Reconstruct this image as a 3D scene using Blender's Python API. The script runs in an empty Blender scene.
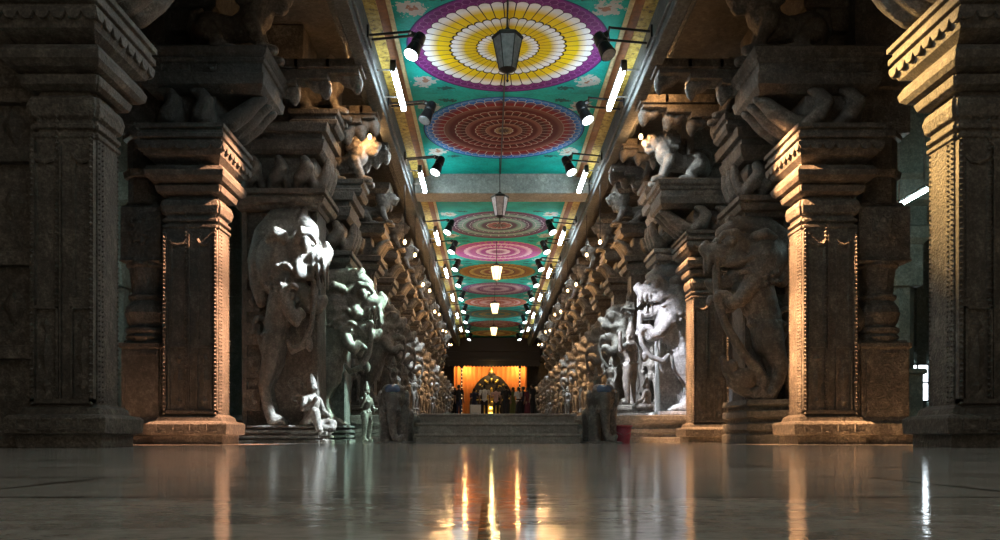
import bpy, bmesh, math, random
import numpy as np
from mathutils import Vector, Matrix
R = random.Random(7)
sc = bpy.context.scene
COL = sc.collection
PI = math.pi
CX = 0.3                      # the nave's axis
H = 0.1                       # camera height
CEIL = 6.3

# ------------------------------------------------------------------ mesh helpers
class MB:
    def __init__(s): s.v = []; s.f = []
    def add(s, v, f):
        o = len(s.v); s.v += [tuple(p) for p in v]; s.f += [tuple(i + o for i in q) for q in f]
    def box(s, x0, x1, y0, y1, z0, z1):
        s.add([(x0,y0,z0),(x1,y0,z0),(x1,y1,z0),(x0,y1,z0),(x0,y0,z1),(x1,y0,z1),(x1,y1,z1),(x0,y1,z1)],
              [(3,2,1,0),(4,5,6,7),(0,1,5,4),(1,2,6,5),(2,3,7,6),(3,0,4,7)])
    def loops(s, L):
        n = len(L[0]); o = len(s.v)
        for l in L: s.v += [tuple(p) for p in l]
        for k in range(len(L) - 1):
            for i in range(n):
                j = (i + 1) % n
                s.f.append((o+k*n+i, o+k*n+j, o+(k+1)*n+j, o+(k+1)*n+i))
        s.f.append(tuple(o + i for i in reversed(range(n))))
        s.f.append(tuple(o + (len(L)-1)*n + i for i in range(n)))
    def stack(s, cx, cy, hx, hy, prof, notch=0.0):
        """prof: (z, ox, oy) or (z, o): a rectangular moulding, its corners notched"""
        L = []
        for p in prof:
            z, ox = p[0], p[1]; oy = p[2] if len(p) > 2 else ox
            a, b = hx + ox, hy + oy
            n = notch
            if n:
                pts = [(-a+n,-b),(a-n,-b),(a-n,-b+n),(a,-b+n),(a,b-n),(a-n,b-n),(a-n,b),(-a+n,b),(-a+n,b-n),(-a,b-n),(-a,-b+n),(-a+n,-b+n)]
            else:
                pts = [(-a,-b),(a,-b),(a,b),(-a,b)]
            L.append([(cx+x, cy+y, z) for x, y in pts])
        s.loops(L)
    def lathe(s, cx, cy, prof, n=24, ph=0.0):
        s.loops([[(cx + r*math.cos(ph+2*PI*i/n), cy + r*math.sin(ph+2*PI*i/n), z) for i in range(n)] for z, r in prof])
    def tube(s, pts, rad, n=8):
        pts = [Vector(p) for p in pts]; L = []
        for i, p in enumerate(pts):
            d = (pts[min(i+1, len(pts)-1)] - pts[max(i-1, 0)]).normalized()
            u = d.cross(Vector((0,0,1)));
            if u.length < 1e-3: u = d.cross(Vector((0,1,0)))
            u.normalize(); w = u.cross(d)
            r = rad[i] if isinstance(rad, (list, tuple)) else rad
            L.append([p + u*(r*math.cos(-2*PI*k/n)) + w*(r*math.sin(-2*PI*k/n)) for k in range(n)])
        s.loops([list(reversed(l)) for l in L])
    def gem(s, x, y, z, r, ry=None, rz=None):
        ry = r if ry is None else ry; rz = r if rz is None else rz
        s.add([(x+r,y,z),(x-r,y,z),(x,y+ry,z),(x,y-ry,z),(x,y,z+rz),(x,y,z-rz),],
              [(0,2,4),(2,1,4),(1,3,4),(3,0,4),(2,0,5),(1,2,5),(3,1,5),(0,3,5)])
    def beads(s, p, q, step, r):
        p, q = Vector(p), Vector(q); n = max(1, int((q-p).length/step))
        for i in range(n+1):
            c = p.lerp(q, i/n); s.gem(c.x, c.y, c.z, r)
    def scallop(s, p, q, n, drop, thick, nrm, seg=5):
        """a valance of n round tongues hanging from the line p-q"""
        p, q, nrm = Vector(p), Vector(q), Vector(nrm)
        top, bot = [], []
        for i in range(n):
            for k in range(seg + (1 if i == n-1 else 0)):
                t = (i + k/seg)/n; a = k/seg*2 - 1
                top.append(p.lerp(q, t)); bot.append(p.lerp(q, t) - Vector((0,0, drop*(.35+.65*math.sqrt(max(0,1-a*a))))))
        m = len(top); o = len(s.v)
        for off in (0.0, -thick):
            s.v += [tuple(v + nrm*off) for v in top]; s.v += [tuple(v + nrm*off) for v in bot]
        for i in range(m-1):
            s.f += [(o+i, o+m+i, o+m+i+1, o+i+1), (o+2*m+i+1, o+3*m+i+1, o+3*m+i, o+2*m+i), (o+m+i, o+3*m+i, o+3*m+i+1, o+m+i+1)]
    def mesh(s, name):
        m = bpy.data.meshes.new(name); m.from_pydata(s.v, [], s.f); m.update()
        bm = bmesh.new(); bm.from_mesh(m); bmesh.ops.recalc_face_normals(bm, faces=bm.faces); bm.to_mesh(m); bm.free()
        return m
    def build(s, name, mat, parent=None, bevel=0.0, smooth=False):
        return link(name, s.mesh(name), mat, parent, bevel, smooth)

def link(name, me, mat, parent=None, bevel=0.0, smooth=False):
    o = bpy.data.objects.new(name, me); COL.objects.link(o)
    if mat is not None and not me.materials: me.materials.append(mat)
    if parent is not None: o.parent = parent
    if smooth: me.polygons.foreach_set('use_smooth', [True]*len(me.polygons))
    if bevel:
        b = o.modifiers.new('bevel', 'BEVEL'); b.width = bevel; b.segments = 2; b.limit_method = 'ANGLE'; b.angle_limit = math.radians(40)
    return o
def tag(o, label, cat, group=None):
    o['label'] = label; o['category'] = cat; o['kind'] = 'thing'
    if group: o['group'] = group
    return o
def thing(name, label, cat, loc=(0,0,0), rz=0.0, group=None):
    o = bpy.data.objects.new(name, None); COL.objects.link(o); o.location = loc; o.rotation_euler = (0,0,rz)
    o.empty_display_size = .1
    return tag(o, label, cat, group)
def struct(name, mb, mat, bevel=0.0):
    o = mb.build(name, mat, None, bevel); o['kind'] = 'structure'; return o
KIDS = {}
def copy_tree(o, parent=None):
    c = o.copy(); COL.objects.link(c)
    if parent is not None: c.parent = parent
    for ch in list(o.children): copy_tree(ch, c)
    return c

# ------------------------------------------------------------------ sculpted forms: balls grown together into one skin
def _ico(sub):
    bm = bmesh.new(); bmesh.ops.create_icosphere(bm, subdivisions=sub, radius=1.0)
    v = np.array([x.co[:] for x in bm.verts]); f = [tuple(y.index for y in x.verts) for x in bm.faces]; bm.free(); return v, f
ICO2, ICO3 = _ico(2), _ico(3)
class Clay:
    def __init__(s): s.V = []; s.F = []; s.n = 0
    def _put(s, v, f):
        s.V.append(v); s.F += [tuple(i + s.n for i in q) for q in f]; s.n += len(v)
    def ball(s, c, r, rot=None):
        v = ICO3[0] * np.array(r if isinstance(r, (tuple, list)) else (r,r,r))
        if rot is not None:
            v = v @ np.array(Matrix.Rotation(rot[1], 3, rot[0])).T
        s._put(v + np.array(c), ICO3[1]); return s
    def chain(s, pts, close=.45):
        for a, b in zip(pts[:-1], pts[1:]):
            a, b = np.array(a, float), np.array(b, float)
            n = max(1, int(np.linalg.norm(a[:3]-b[:3]) / (close*max(.004, min(a[3], b[3])))))
            for i in range(n):
                p = a + (b-a)*i/n; s._put(ICO2[0]*p[3] + p[:3], ICO2[1])
        p = np.array(pts[-1], float); s._put(ICO2[0]*p[3] + p[:3], ICO2[1]); return s
    def both(s, pts):
        s.chain(pts); s.chain([(x,-y,z,r) for x,y,z,r in pts]); return s
    def box(s, x0,x1,y0,y1,z0,z1):
        m = MB(); m.box(x0,x1,y0,y1,z0,z1); s._put(np.array(m.v), m.f); return s
    def mesh(s, name, voxel, smooth=3, rough=0.0, scale=1.0):
        me = bpy.data.meshes.new('clay'); me.from_pydata([tuple(x) for x in np.concatenate(s.V)*scale], [], s.F); me.update()
        o = bpy.data.objects.new('clay', me); COL.objects.link(o)
        r = o.modifiers.new('r', 'REMESH'); r.mode = 'VOXEL'; r.voxel_size = voxel
        if smooth:
            k = o.modifiers.new('s', 'SMOOTH'); k.factor = .5; k.iterations = smooth
        dg = bpy.context.evaluated_depsgraph_get(); dg.update()
        out = bpy.data.meshes.new_from_object(o.evaluated_get(dg)); out.name = name
        bpy.data.objects.remove(o); bpy.data.meshes.remove(me)
        out.materials.clear()
        out.polygons.foreach_set('use_smooth', [True]*len(out.polygons))
        return out

# ------------------------------------------------------------------ materials
class NT:
    def __init__(s, name):
        s.m = bpy.data.materials.new(name); s.m.use_nodes = True; s.t = s.m.node_tree
        s.b = s.t.nodes['Principled BSDF']; s.out = s.t.nodes['Material Output']
    def n(s, ty, **kw):
        x = s.t.nodes.new(ty)
        for k, v in kw.items(): setattr(x, k, v)
        return x
    def set(s, sock, v):
        if isinstance(v, bpy.types.NodeSocket): s.t.links.new(v, sock)
        else: sock.default_value = v
    def math(s, op, a, b=0.0, c=0.0, clamp=False):
        x = s.n('ShaderNodeMath', operation=op, use_clamp=clamp)
        s.set(x.inputs[0], a); s.set(x.inputs[1], b); s.set(x.inputs[2], c); return x.outputs[0]
    def mix(s, f, a, b):
        x = s.n('ShaderNodeMix', data_type='RGBA'); s.set(x.inputs[0], f)
        for i, v in ((6, a), (7, b)):
            s.set(x.inputs[i], v if isinstance(v, bpy.types.NodeSocket) else (*v, 1))
        return x.outputs[2]
    def coord(s, kind='Object'): return s.n('ShaderNodeTexCoord').outputs[kind]
    def noise(s, vec, scale, detail=4, rough=.6):
        x = s.n('ShaderNodeTexNoise'); s.set(x.inputs['Vector'], vec); x.inputs['Scale'].default_value = scale
        x.inputs['Detail'].default_value = detail; x.inputs['Roughness'].default_value = rough; return x.outputs['Fac']
    def voro(s, vec, scale, feat='F1'):
        x = s.n('ShaderNodeTexVoronoi', feature=feat); s.set(x.inputs['Vector'], vec); x.inputs['Scale'].default_value = scale
        return x.outputs['Distance']
    def ramp(s, f, stops):
        x = s.n('ShaderNodeValToRGB'); s.set(x.inputs[0], f); e = x.color_ramp.elements
        while len(e) < len(stops): e.new(.5)
        for q, (p, c) in zip(e, stops): q.position = p; q.color = (*c, 1)
        return x.outputs[0]
    def bump(s, h, strength, dist, normal=None):
        x = s.n('ShaderNodeBump'); s.set(x.inputs['Height'], h); x.inputs['Strength'].default_value = strength
        x.inputs['Distance'].default_value = dist
        if normal is not None: s.t.links.new(normal, x.inputs['Normal'])
        return x.outputs[0]
    def fin(s, col=None, rough=None, nrm=None, **kw):
        if col is not None: s.set(s.b.inputs['Base Color'], col if isinstance(col, bpy.types.NodeSocket) else (*col, 1))
        if rough is not None: s.set(s.b.inputs['Roughness'], rough)
        if nrm is not None: s.t.links.new(nrm, s.b.inputs['Normal'])
        for k, v in kw.items(): s.set(s.b.inputs[k], v)
        return s.m

def stone(name, c0, c1, c2, carve=0.0, cs=9.0, grit=.5, rough=.62):
    m = NT(name); v = m.coord()
    n1 = m.noise(v, 1.7, 6, .65); n2 = m.noise(v, 14, 5, .7); n3 = m.noise(v, 90, 3, .7)
    n4 = m.noise(v, 38, 3, .75)
    f = m.math('MULTIPLY_ADD', n2, .35, m.math('MULTIPLY_ADD', n4, .3, m.math('MULTIPLY', n1, .35)))
    g = tuple(x*.62 for x in c1)
    col = m.ramp(f, [(.36, tuple(x*.38 for x in c0)), (.47, tuple(x*.7 for x in c0)), (.53, g), (.66, c2)])
    h = m.math('MULTIPLY_ADD', n3, .4, m.math('MULTIPLY_ADD', n4, .8, m.math('MULTIPLY', n2, .9)))
    nr = m.bump(h, min(1, grit*1.3), .022)
    if carve:
        w = m.noise(v, 3.0, 2); 
        vv = m.n('ShaderNodeVectorMath', operation='ADD'); m.set(vv.inputs[0], v)
        sc_ = m.n('ShaderNodeVectorMath', operation='SCALE'); m.set(sc_.inputs[0], w); sc_.inputs['Scale'].default_value = .12
        m.t.links.new(sc_.outputs[0], vv.inputs[1])
        a = m.voro(vv.outputs[0], cs, 'SMOOTH_F1')
        ring = m.math('SINE', m.math('MULTIPLY', a, 22.0))
        hh = m.math('MULTIPLY_ADD', ring, .4, m.math('MULTIPLY', a, 1.2))
        nr = m.bump(hh, carve, .03, nr)
    return m.fin(col, rough, nr)
S1 = stone('granite', (.085,.072,.058), (.165,.142,.115), (.26,.23,.19))
S2 = stone('granite_carved', (.085,.072,.058), (.165,.142,.115), (.26,.23,.19), .22, 13, .6)
S3 = stone('granite_sculpture', (.12,.105,.088), (.22,.195,.165), (.33,.30,.26), .16, 24, .55, .5)
S4 = stone('granite_grey', (.07,.072,.066), (.12,.122,.112), (.19,.19,.175), .2, 13, .6)
S5 = stone('granite_dark_oiled', (.10,.10,.095), (.20,.195,.185), (.32,.31,.29), .1, 12, .5, .36)
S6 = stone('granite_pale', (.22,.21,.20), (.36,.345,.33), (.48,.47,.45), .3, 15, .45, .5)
def plain(name, col, rough=.5, metal=0.0, var=.25, scale=20):
    m = NT(name); f = m.noise(m.coord(), scale, 4)
    lo = tuple(c*(1-var) for c in col); hi = tuple(min(1, c*(1+var)) for c in col)
    return m.fin(m.ramp(f, [(.3, lo), (.7, hi)]), rough, None, Metallic=metal)
def emit(name, col, strength, base=(.8,.8,.8)):
    m = NT(name); f = m.noise(m.coord(), 6, 2)
    c = m.ramp(f, [(.2, tuple(x*.92 for x in col)), (.8, col)])
    return m.fin(base, .4, None, **{'Emission Color': c, 'Emission Strength': strength})
M_black = plain('black_metal', (.012,.013,.015), .35, .4)
M_steel = plain('grey_metal', (.25,.26,.27), .35, .8)
M_rod = plain('dark_rod', (.03,.028,.026), .5, .5)
M_tube = emit('tube_glow', (.78,.93,1.0), 42)
M_lens = emit('spot_lens_glow', (.80,.92,1.0), 7)
M_lens_off = plain('spot_lens_glass', (.28,.33,.36), .15)
M_warm = emit('warm_lantern_glow', (1.0,.72,.33), 2.6)
M_bulb = emit('warm_bulb_glow', (1.0,.66,.30), 5)
M_glass_off = plain('grey_lantern_glass', (.20,.21,.21), .25)
M_glass_pale = plain('pale_lantern_glass', (.55,.53,.55), .25)
M_red = plain('red_plastic', (.30,.045,.08), .45)
M_gold = plain('gilded_metal', (.75,.5,.12), .3, .8)
M_dark_wood = plain('dark_wood', (.03,.02,.015), .5)
M_skin = plain('skin', (.22,.12,.075), .55)
M_hair = plain('hair', (.01,.009,.008), .5)

# ceiling paint ----------------------------------------------------
TEAL = (.001, .38, .33)
def mandala(name, RR, rings, teal=TEAL, flowers=True):
    """rings from the rim inward: (r, petals, scallop depth, outer colour, inner colour, line colour, line width)"""
    m = NT(name); v = m.coord()
    sx = m.n('ShaderNodeSeparateXYZ'); m.set(sx.inputs[0], v); X, Y = sx.outputs[0], sx.outputs[1]
    r = m.math('DIVIDE', m.math('SQRT', m.math('ADD', m.math('MULTIPLY', X, X), m.math('MULTIPLY', Y, Y))), RR)
    th = m.math('DIVIDE', m.math('ARCTAN2', Y, X), 2*PI)
    stain = m.noise(v, .9, 6, .7); fine = m.noise(v, 22, 4, .7)
    col = m.ramp(m.math('MULTIPLY_ADD', fine, .35, m.math('MULTIPLY', stain, .65)), [(.33, tuple(c*.45 for c in teal)), (.52, teal), (.7, (teal[0]+.02, teal[1]*1.15, teal[2]*1.15))])
    if flowers:
        ax, ay = m.math('ABSOLUTE', X), m.math('ABSOLUTE', Y)
        dx, dy = m.math('SUBTRACT', ax, 1.42), m.math('SUBTRACT', ay, 1.18)
        d = m.math('SQRT', m.math('ADD', m.math('MULTIPLY', dx, dx), m.math('MULTIPLY', dy, dy)))
        d = m.math('ADD', d, m.math('MULTIPLY', m.math('SUBTRACT', m.noise(v, 9, 3), .5), .55))
        col = m.mix(m.math('LESS_THAN', d, .2), col, (.42,.47,.45))
        col = m.mix(m.math('LESS_THAN', d, .055), col, (.30,.16,.11))
        d2x = m.math('SUBTRACT', ax, 1.05); d2y = m.math('SUBTRACT', ay, 1.46)
        d2 = m.math('ADD', m.math('SQRT', m.math('ADD', m.math('MULTIPLY', d2x, d2x), m.math('MULTIPLY', m.math('MULTIPLY', d2y, d2y), 4.0))), m.math('MULTIPLY', m.math('SUBTRACT', m.noise(v, 13, 3), .5), .5))
        col = m.mix(m.math('LESS_THAN', d2, .14), col, (.01,.09,.085))
    for k, (r0, n, dep, co, ci, lc, lw) in enumerate(rings):
        r1 = rings[k+1][0] if k+1 < len(rings) else 0.0
        if n:
            fr = m.math('FRACT', m.math('MULTIPLY', m.math('ADD', th, .5 + .5*(k % 2)/n), n))
            s = m.math('MULTIPLY_ADD', fr, 2.0, -1.0)
            arc = m.math('SUBTRACT', 1.0, m.math('SQRT', m.math('SUBTRACT', 1.02, m.math('MULTIPLY', s, s))))
            edge = m.math('SUBTRACT', r0, m.math('MULTIPLY', arc, dep))
        else:
            edge = r0
        t = m.math('DIVIDE', m.math('SUBTRACT', r, r1), max(.01, r0-r1), clamp=True)
        fill = m.mix(m.math('SMOOTH_MIN', m.math('MULTIPLY', t, 1.0), 1.0, .1), ci, co) if k % 1 else m.ramp(t, [(.45, ci), (.78, co)])
        if n:
            fill = m.mix(m.math('GREATER_THAN', m.math('ABSOLUTE', s), .90), fill, lc)
        col = m.mix(m.math('LESS_THAN', r, m.math('ADD', edge, lw) if n else r0 + lw), col, lc)
        col = m.mix(m.math('LESS_THAN', r, edge), col, fill)
    # soot and fading
    col = m.mix(m.math('MULTIPLY', m.ramp(m.noise(v, 2.5, 6, .75), [(.45, (0,0,0)), (.8, (1,1,1))]), .25), col, (.03,.04,.04))
    return m.fin(col, .7, None, **{'Specular IOR Level': .15})
K = (.012,.012,.03)
W = (.80,.82,.84); Yl = (.78,.56,.002)
def two(rs, ca, cb, line, n=0, dep=.03, lw=.012):
    out = []
    for i, r in enumerate(rs):
        out.append((r, n if i % 2 == 0 else 0, dep, ca if i % 2 == 0 else cb, cb if i % 2 == 0 else ca, line, lw))
    return out
MAND = [
 ('yellow', 1.61, [(.985,0,0,(.13,.012,.16),(.18,.02,.20),(.02,.02,.10),.015), (.955,72,.05,(.13,.012,.14),(.13,.012,.14),(.30,.12,.32),.006), (.895,72,.05,(.17,.02,.17),(.17,.02,.17),(.30,.12,.32),.005), (.845,44,.05,W,Yl,K,.008), (.565,40,.045,W,(.70,.49,.002),(.03,.02,.01),.02), (.305,30,.035,W,Yl,(.03,.02,.01),.015), (.10,0,0,(.02,.25,.22),(.02,.2,.2),K,.012)]),
 ('red', 1.62, [(.985,0,0,(.02,.20,.55),(.02,.18,.5),(.01,.03,.12),.015),(.955,60,.04,(.06,.26,.62),(.02,.13,.45),(.45,.5,.6),.006),(.885,44,.05,(.13,.05,.11),(.20,.012,.012),(.45,.40,.36),.012),(.74,0,0,(.17,.055,.04),(.09,.006,.006),(.30,.18,.14),.010),(.60,36,.03,(.15,.015,.012),(.06,.005,.005),(.42,.32,.26),.012),(.47,0,0,(.20,.07,.055),(.08,.006,.006),(.26,.14,.11),.010),(.35,24,.03,(.15,.015,.01),(.06,.005,.005),(.42,.32,.26),.012),(.22,0,0,(.22,.09,.06),(.08,.006,.005),(.30,.18,.14),.010),(.11,12,.02,(.25,.15,.07),(.04,.012,.012),(.4,.35,.3),.012)]),
 ('grey', 1.48, [(1.0,0,0,(.13,.04,.09),(.07,.025,.06),K,.01)] + two((.88,.72,.58,.44), (.06,.03,.06), (.14,.25,.20), (.42,.38,.42), 30, .04) + [(.24,12,.03,(.25,.05,.06),(.06,.015,.02),(.3,.42,.36),.02)]),
 ('magenta', 1.45, [(1.0,40,.03,(.45,.08,.36),(.40,.05,.33),(.5,.4,.12),.02),(.78,32,.05,(.75,.5,.7),(.42,.06,.34),(.75,.6,.7),.014),(.52,24,.05,(.75,.55,.7),(.36,.05,.30),(.2,.03,.2),.014),(.27,14,.04,(.7,.55,.7),(.25,.04,.2),(.7,.6,.7),.02)]),
 ('gold', 1.42, [(1.0,36,.03,(.38,.26,.04),(.30,.14,.02),(.06,.02,.03),.015),(.74,30,.04,(.55,.4,.08),(.22,.1,.02),(.05,.02,.03),.02),(.46,20,.04,(.5,.36,.1),(.2,.06,.02),(.05,.02,.03),.02),(.2,10,.03,(.4,.25,.1),(.1,.03,.02),(.5,.4,.2),.02)]),
 ('violet', 1.42, [(1.0,0,0,(.12,.05,.16),(.12,.05,.16),K,.01)] + two((.86,.66,.46,.28), (.11,.03,.10), (.30,.22,.28), (.4,.3,.36), 28, .04)),
 ('orange', 1.42, [(1.0,36,.03,(.40,.10,.05),(.30,.05,.03),(.5,.4,.1),.012)] + two((.8,.6,.4,.2), (.55,.30,.28), (.35,.06,.04), (.6,.5,.4), 26, .04)),
 ('green', 1.42, [(1.0,0,0,(.05,.12,.09),(.05,.12,.09),K,.01)] + two((.84,.64,.44,.24), (.24,.20,.06), (.05,.16,.12), (.06,.05,.04), 26, .04)),
 ('crimson', 1.42, [(1.0,36,.03,(.28,.04,.04),(.2,.02,.03),K,.012)] + two((.8,.6,.4,.2), (.35,.14,.12), (.2,.02,.03), (.4,.3,.2), 22, .04)),
 ('amber', 1.42, [(1.0,36,.03,(.36,.22,.03),(.25,.12,.02),K,.012)] + two((.78,.55,.3), (.4,.28,.08), (.2,.08,.02), (.06,.03,.02), 20, .04)),
]
CEN = [12.74, 16.17, 23.4, 26.7, 29.95, 33.4, 36.7, 40.2, 43.8, 47.6]
BND = [10.95, 14.37, 18.8, None, 25.05, 28.3, 31.65, 35.05, 38.45, 42.0, 45.7, 50.6]
spans = [(10.95,14.45),(14.45,18.8),(19.5,25.05),(25.05,28.3),(28.3,31.65),(31.65,35.05),(35.05,38.45),(38.45,42.0),(42.0,45.7),(45.7,51.5)]
for i, ((nm, rr, rings), c, (a, b)) in enumerate(zip(MAND, CEN, spans)):
    mb = MB(); mb.box(-1.76, 1.76, a-c, b-c, 0, .12)
    o = struct('ceiling', mb, mandala('ceiling_paint_'+nm, rr, rings)); o.location = (CX, c, CEIL)
mb = MB(); mb.box(-1.76, 1.76, 1.2, 10.95, 0, .12); o = struct('ceiling', mb, mandala('ceiling_paint_plain', .01, [])); o.location = (CX, 0, CEIL)  # roof stops ahead of the camera, shaped to let fill light onto the floor
M_yel = NT('yellow_border_paint'); _v = M_yel.coord()
M_yel = M_yel.fin(M_yel.ramp(M_yel.noise(_v, 11, 5, .75), [(.36,(.10,.075,.02)),(.5,(.46,.33,.04)),(.68,(.60,.50,.16))]), .6)
M_brn = plain('brown_border_paint', (.20,.075,.02), .6, 0, .4, 9)
M_cream = plain('cream_border_paint', (.55,.50,.28), .6, 0, .3, 12)
M_ledge = stone('ledge_stone', (.05,.06,.06), (.10,.115,.115), (.16,.18,.18), .2, 8)
k = 0
for s in (-1, 1):
    for (a, b, zz, mt) in ((1.70, 1.76, 6.25, M_cream), (1.76, 1.89, 6.22, M_brn), (1.89, 2.07, 6.20, M_yel)):
        k += 1; mb = MB(); x0, x1 = sorted((CX+s*a, CX+s*b)); mb.box(x0, x1, 1.2, 51.5, zz, 6.42); struct('trim_%d' % k, mb, mt)
for s, nm in ((-1, 'beam_left'), (1, 'beam_right')):
    mb = MB(); x0, x1 = sorted((CX+s*2.07, CX+s*2.45)); mb.box(x0, x1, 1.2, 51.5, 5.85, 6.5)
    x0, x1 = sorted((CX+s*2.11, CX+s*2.32)); mb.box(x0, x1, 1.2, 51.5, 5.72, 5.85)
    struct(nm, mb, M_ledge, .02)
M_beam = stone('beam_stone', (.30,.33,.32), (.42,.46,.44), (.5,.55,.52), .2, 6)
mb = MB(); mb.box(CX-2.05, CX+2.05, 18.8, 19.5, 5.84, 6.5); struct('beam', mb, M_beam, .02)
# aisles' roofs and walls
S_d = stone('aisle_stone', (.05,.045,.04), (.09,.08,.07), (.14,.125,.11), .3, 3)
for s, nm in ((-1, 'left'), (1, 'right')):
    mb = MB(); x0, x1 = sorted((CX+s*2.45, CX+s*11)); mb.box(x0, x1, 1.2, 51.5, 6.95, 7.2); struct('ceiling_aisle_'+nm, mb, S_d)
    mb = MB(); x0, x1 = sorted((CX+s*5.2, CX+s*5.5)); mb.box(x0, x1, 17.2, 51.5, 0, 7.0); struct('wall_'+nm, mb, S_d)
    mb = MB(); x0, x1 = sorted((CX+s*10.7, CX+s*11)); mb.box(x0, x1, -4, 19.9, 0, 7.0); struct('wall_outer_'+nm, mb, S_d)

# ------------------------------------------------------------------ floor
m = NT('polished_granite_floor'); v = m.coord()
mp = m.n('ShaderNodeMapping'); m.set(mp.inputs[0], v); mp.inputs['Scale'].default_value = (.55, 1.0, 1)
n1 = m.noise(mp.outputs[0], 2.3, 7, .7); n2 = m.noise(v, 26, 4, .7)
col = m.ramp(m.math('MULTIPLY_ADD', n2, .3, m.math('MULTIPLY', n1, .7)), [(.38,(.26,.24,.21)),(.5,(.48,.455,.41)),(.62,(.66,.63,.57))])
br = m.n('ShaderNodeTexBrick'); m.set(br.inputs['Vector'], v)
br.inputs['Scale'].default_value = 1.0; br.inputs['Mortar Size'].default_value = .012; br.inputs['Brick Width'].default_value = 1.9; br.inputs['Row Height'].default_value = .67
br.inputs['Color1'].default_value = (1,1,1,1); br.inputs['Color2'].default_value = (.86,.86,.86,1); br.inputs['Mortar'].default_value = (.06,.06,.06,1)
mx = m.n('ShaderNodeMix', data_type='RGBA', blend_type='MULTIPLY'); mx.inputs[0].default_value = 1
m.set(mx.inputs[6], col); m.set(mx.inputs[7], br.outputs['Color'])
mp2 = m.n('ShaderNodeMapping'); m.set(mp2.inputs[0], v); mp2.inputs['Scale'].default_value = (1.0, 2.2, 1)
hh = m.math('MULTIPLY_ADD', m.noise(mp2.outputs[0], 5, 4, .6), 1.0, m.math('MULTIPLY_ADD', n2, .22, m.math('MULTIPLY', m.noise(mp2.outputs[0], 13, 3), .4)))
nb = m.bump(hh, .10, .012)
rg = m.math('MULTIPLY_ADD', n1, .13, .02)
M_floor = m.fin(mx.outputs[2], rg, nb, **{'IOR': 1.27})
mb = MB(); mb.box(-11, 12, -4, 52, -.2, 0); struct('floor', mb, M_floor)

# ------------------------------------------------------------------ platform and steps
mb = MB()
mb.stack(CX, 33.4, 5.2, 18.0, [(0,.0),(.10,.0),(.12,-.06),(.17,-.06),(.19,-.02),(.27,-.02),(.29,-.09),(.36,-.09),(.38,.0),(.44,.03),(.53,.03)])
struct('floor_platform', mb, stone('plinth_stone', (.24,.225,.21), (.34,.32,.30), (.42,.40,.375), .3, 7), .012)
st = thing('stone_staircase', 'three broad grey stone steps rising between two small elephants to the corridor', 'steps', (CX-.15, 13.6, 0))
for i, (a, z0, z1) in enumerate(((0,0,.165),(.4,.165,.355),(.8,.355,.53))):
    mb = MB(); mb.stack(0, (a+1.78)/2, 1.39, (1.8-a)/2, [(z0,0),(z1-.05,0),(z1-.035,.03),(z1,.03)])
    mb.build('step', stone('step_stone_%d' % i, (.34,.32,.29), (.46,.43,.39), (.52,.49,.45), .15, 5), st, .008)

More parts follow.
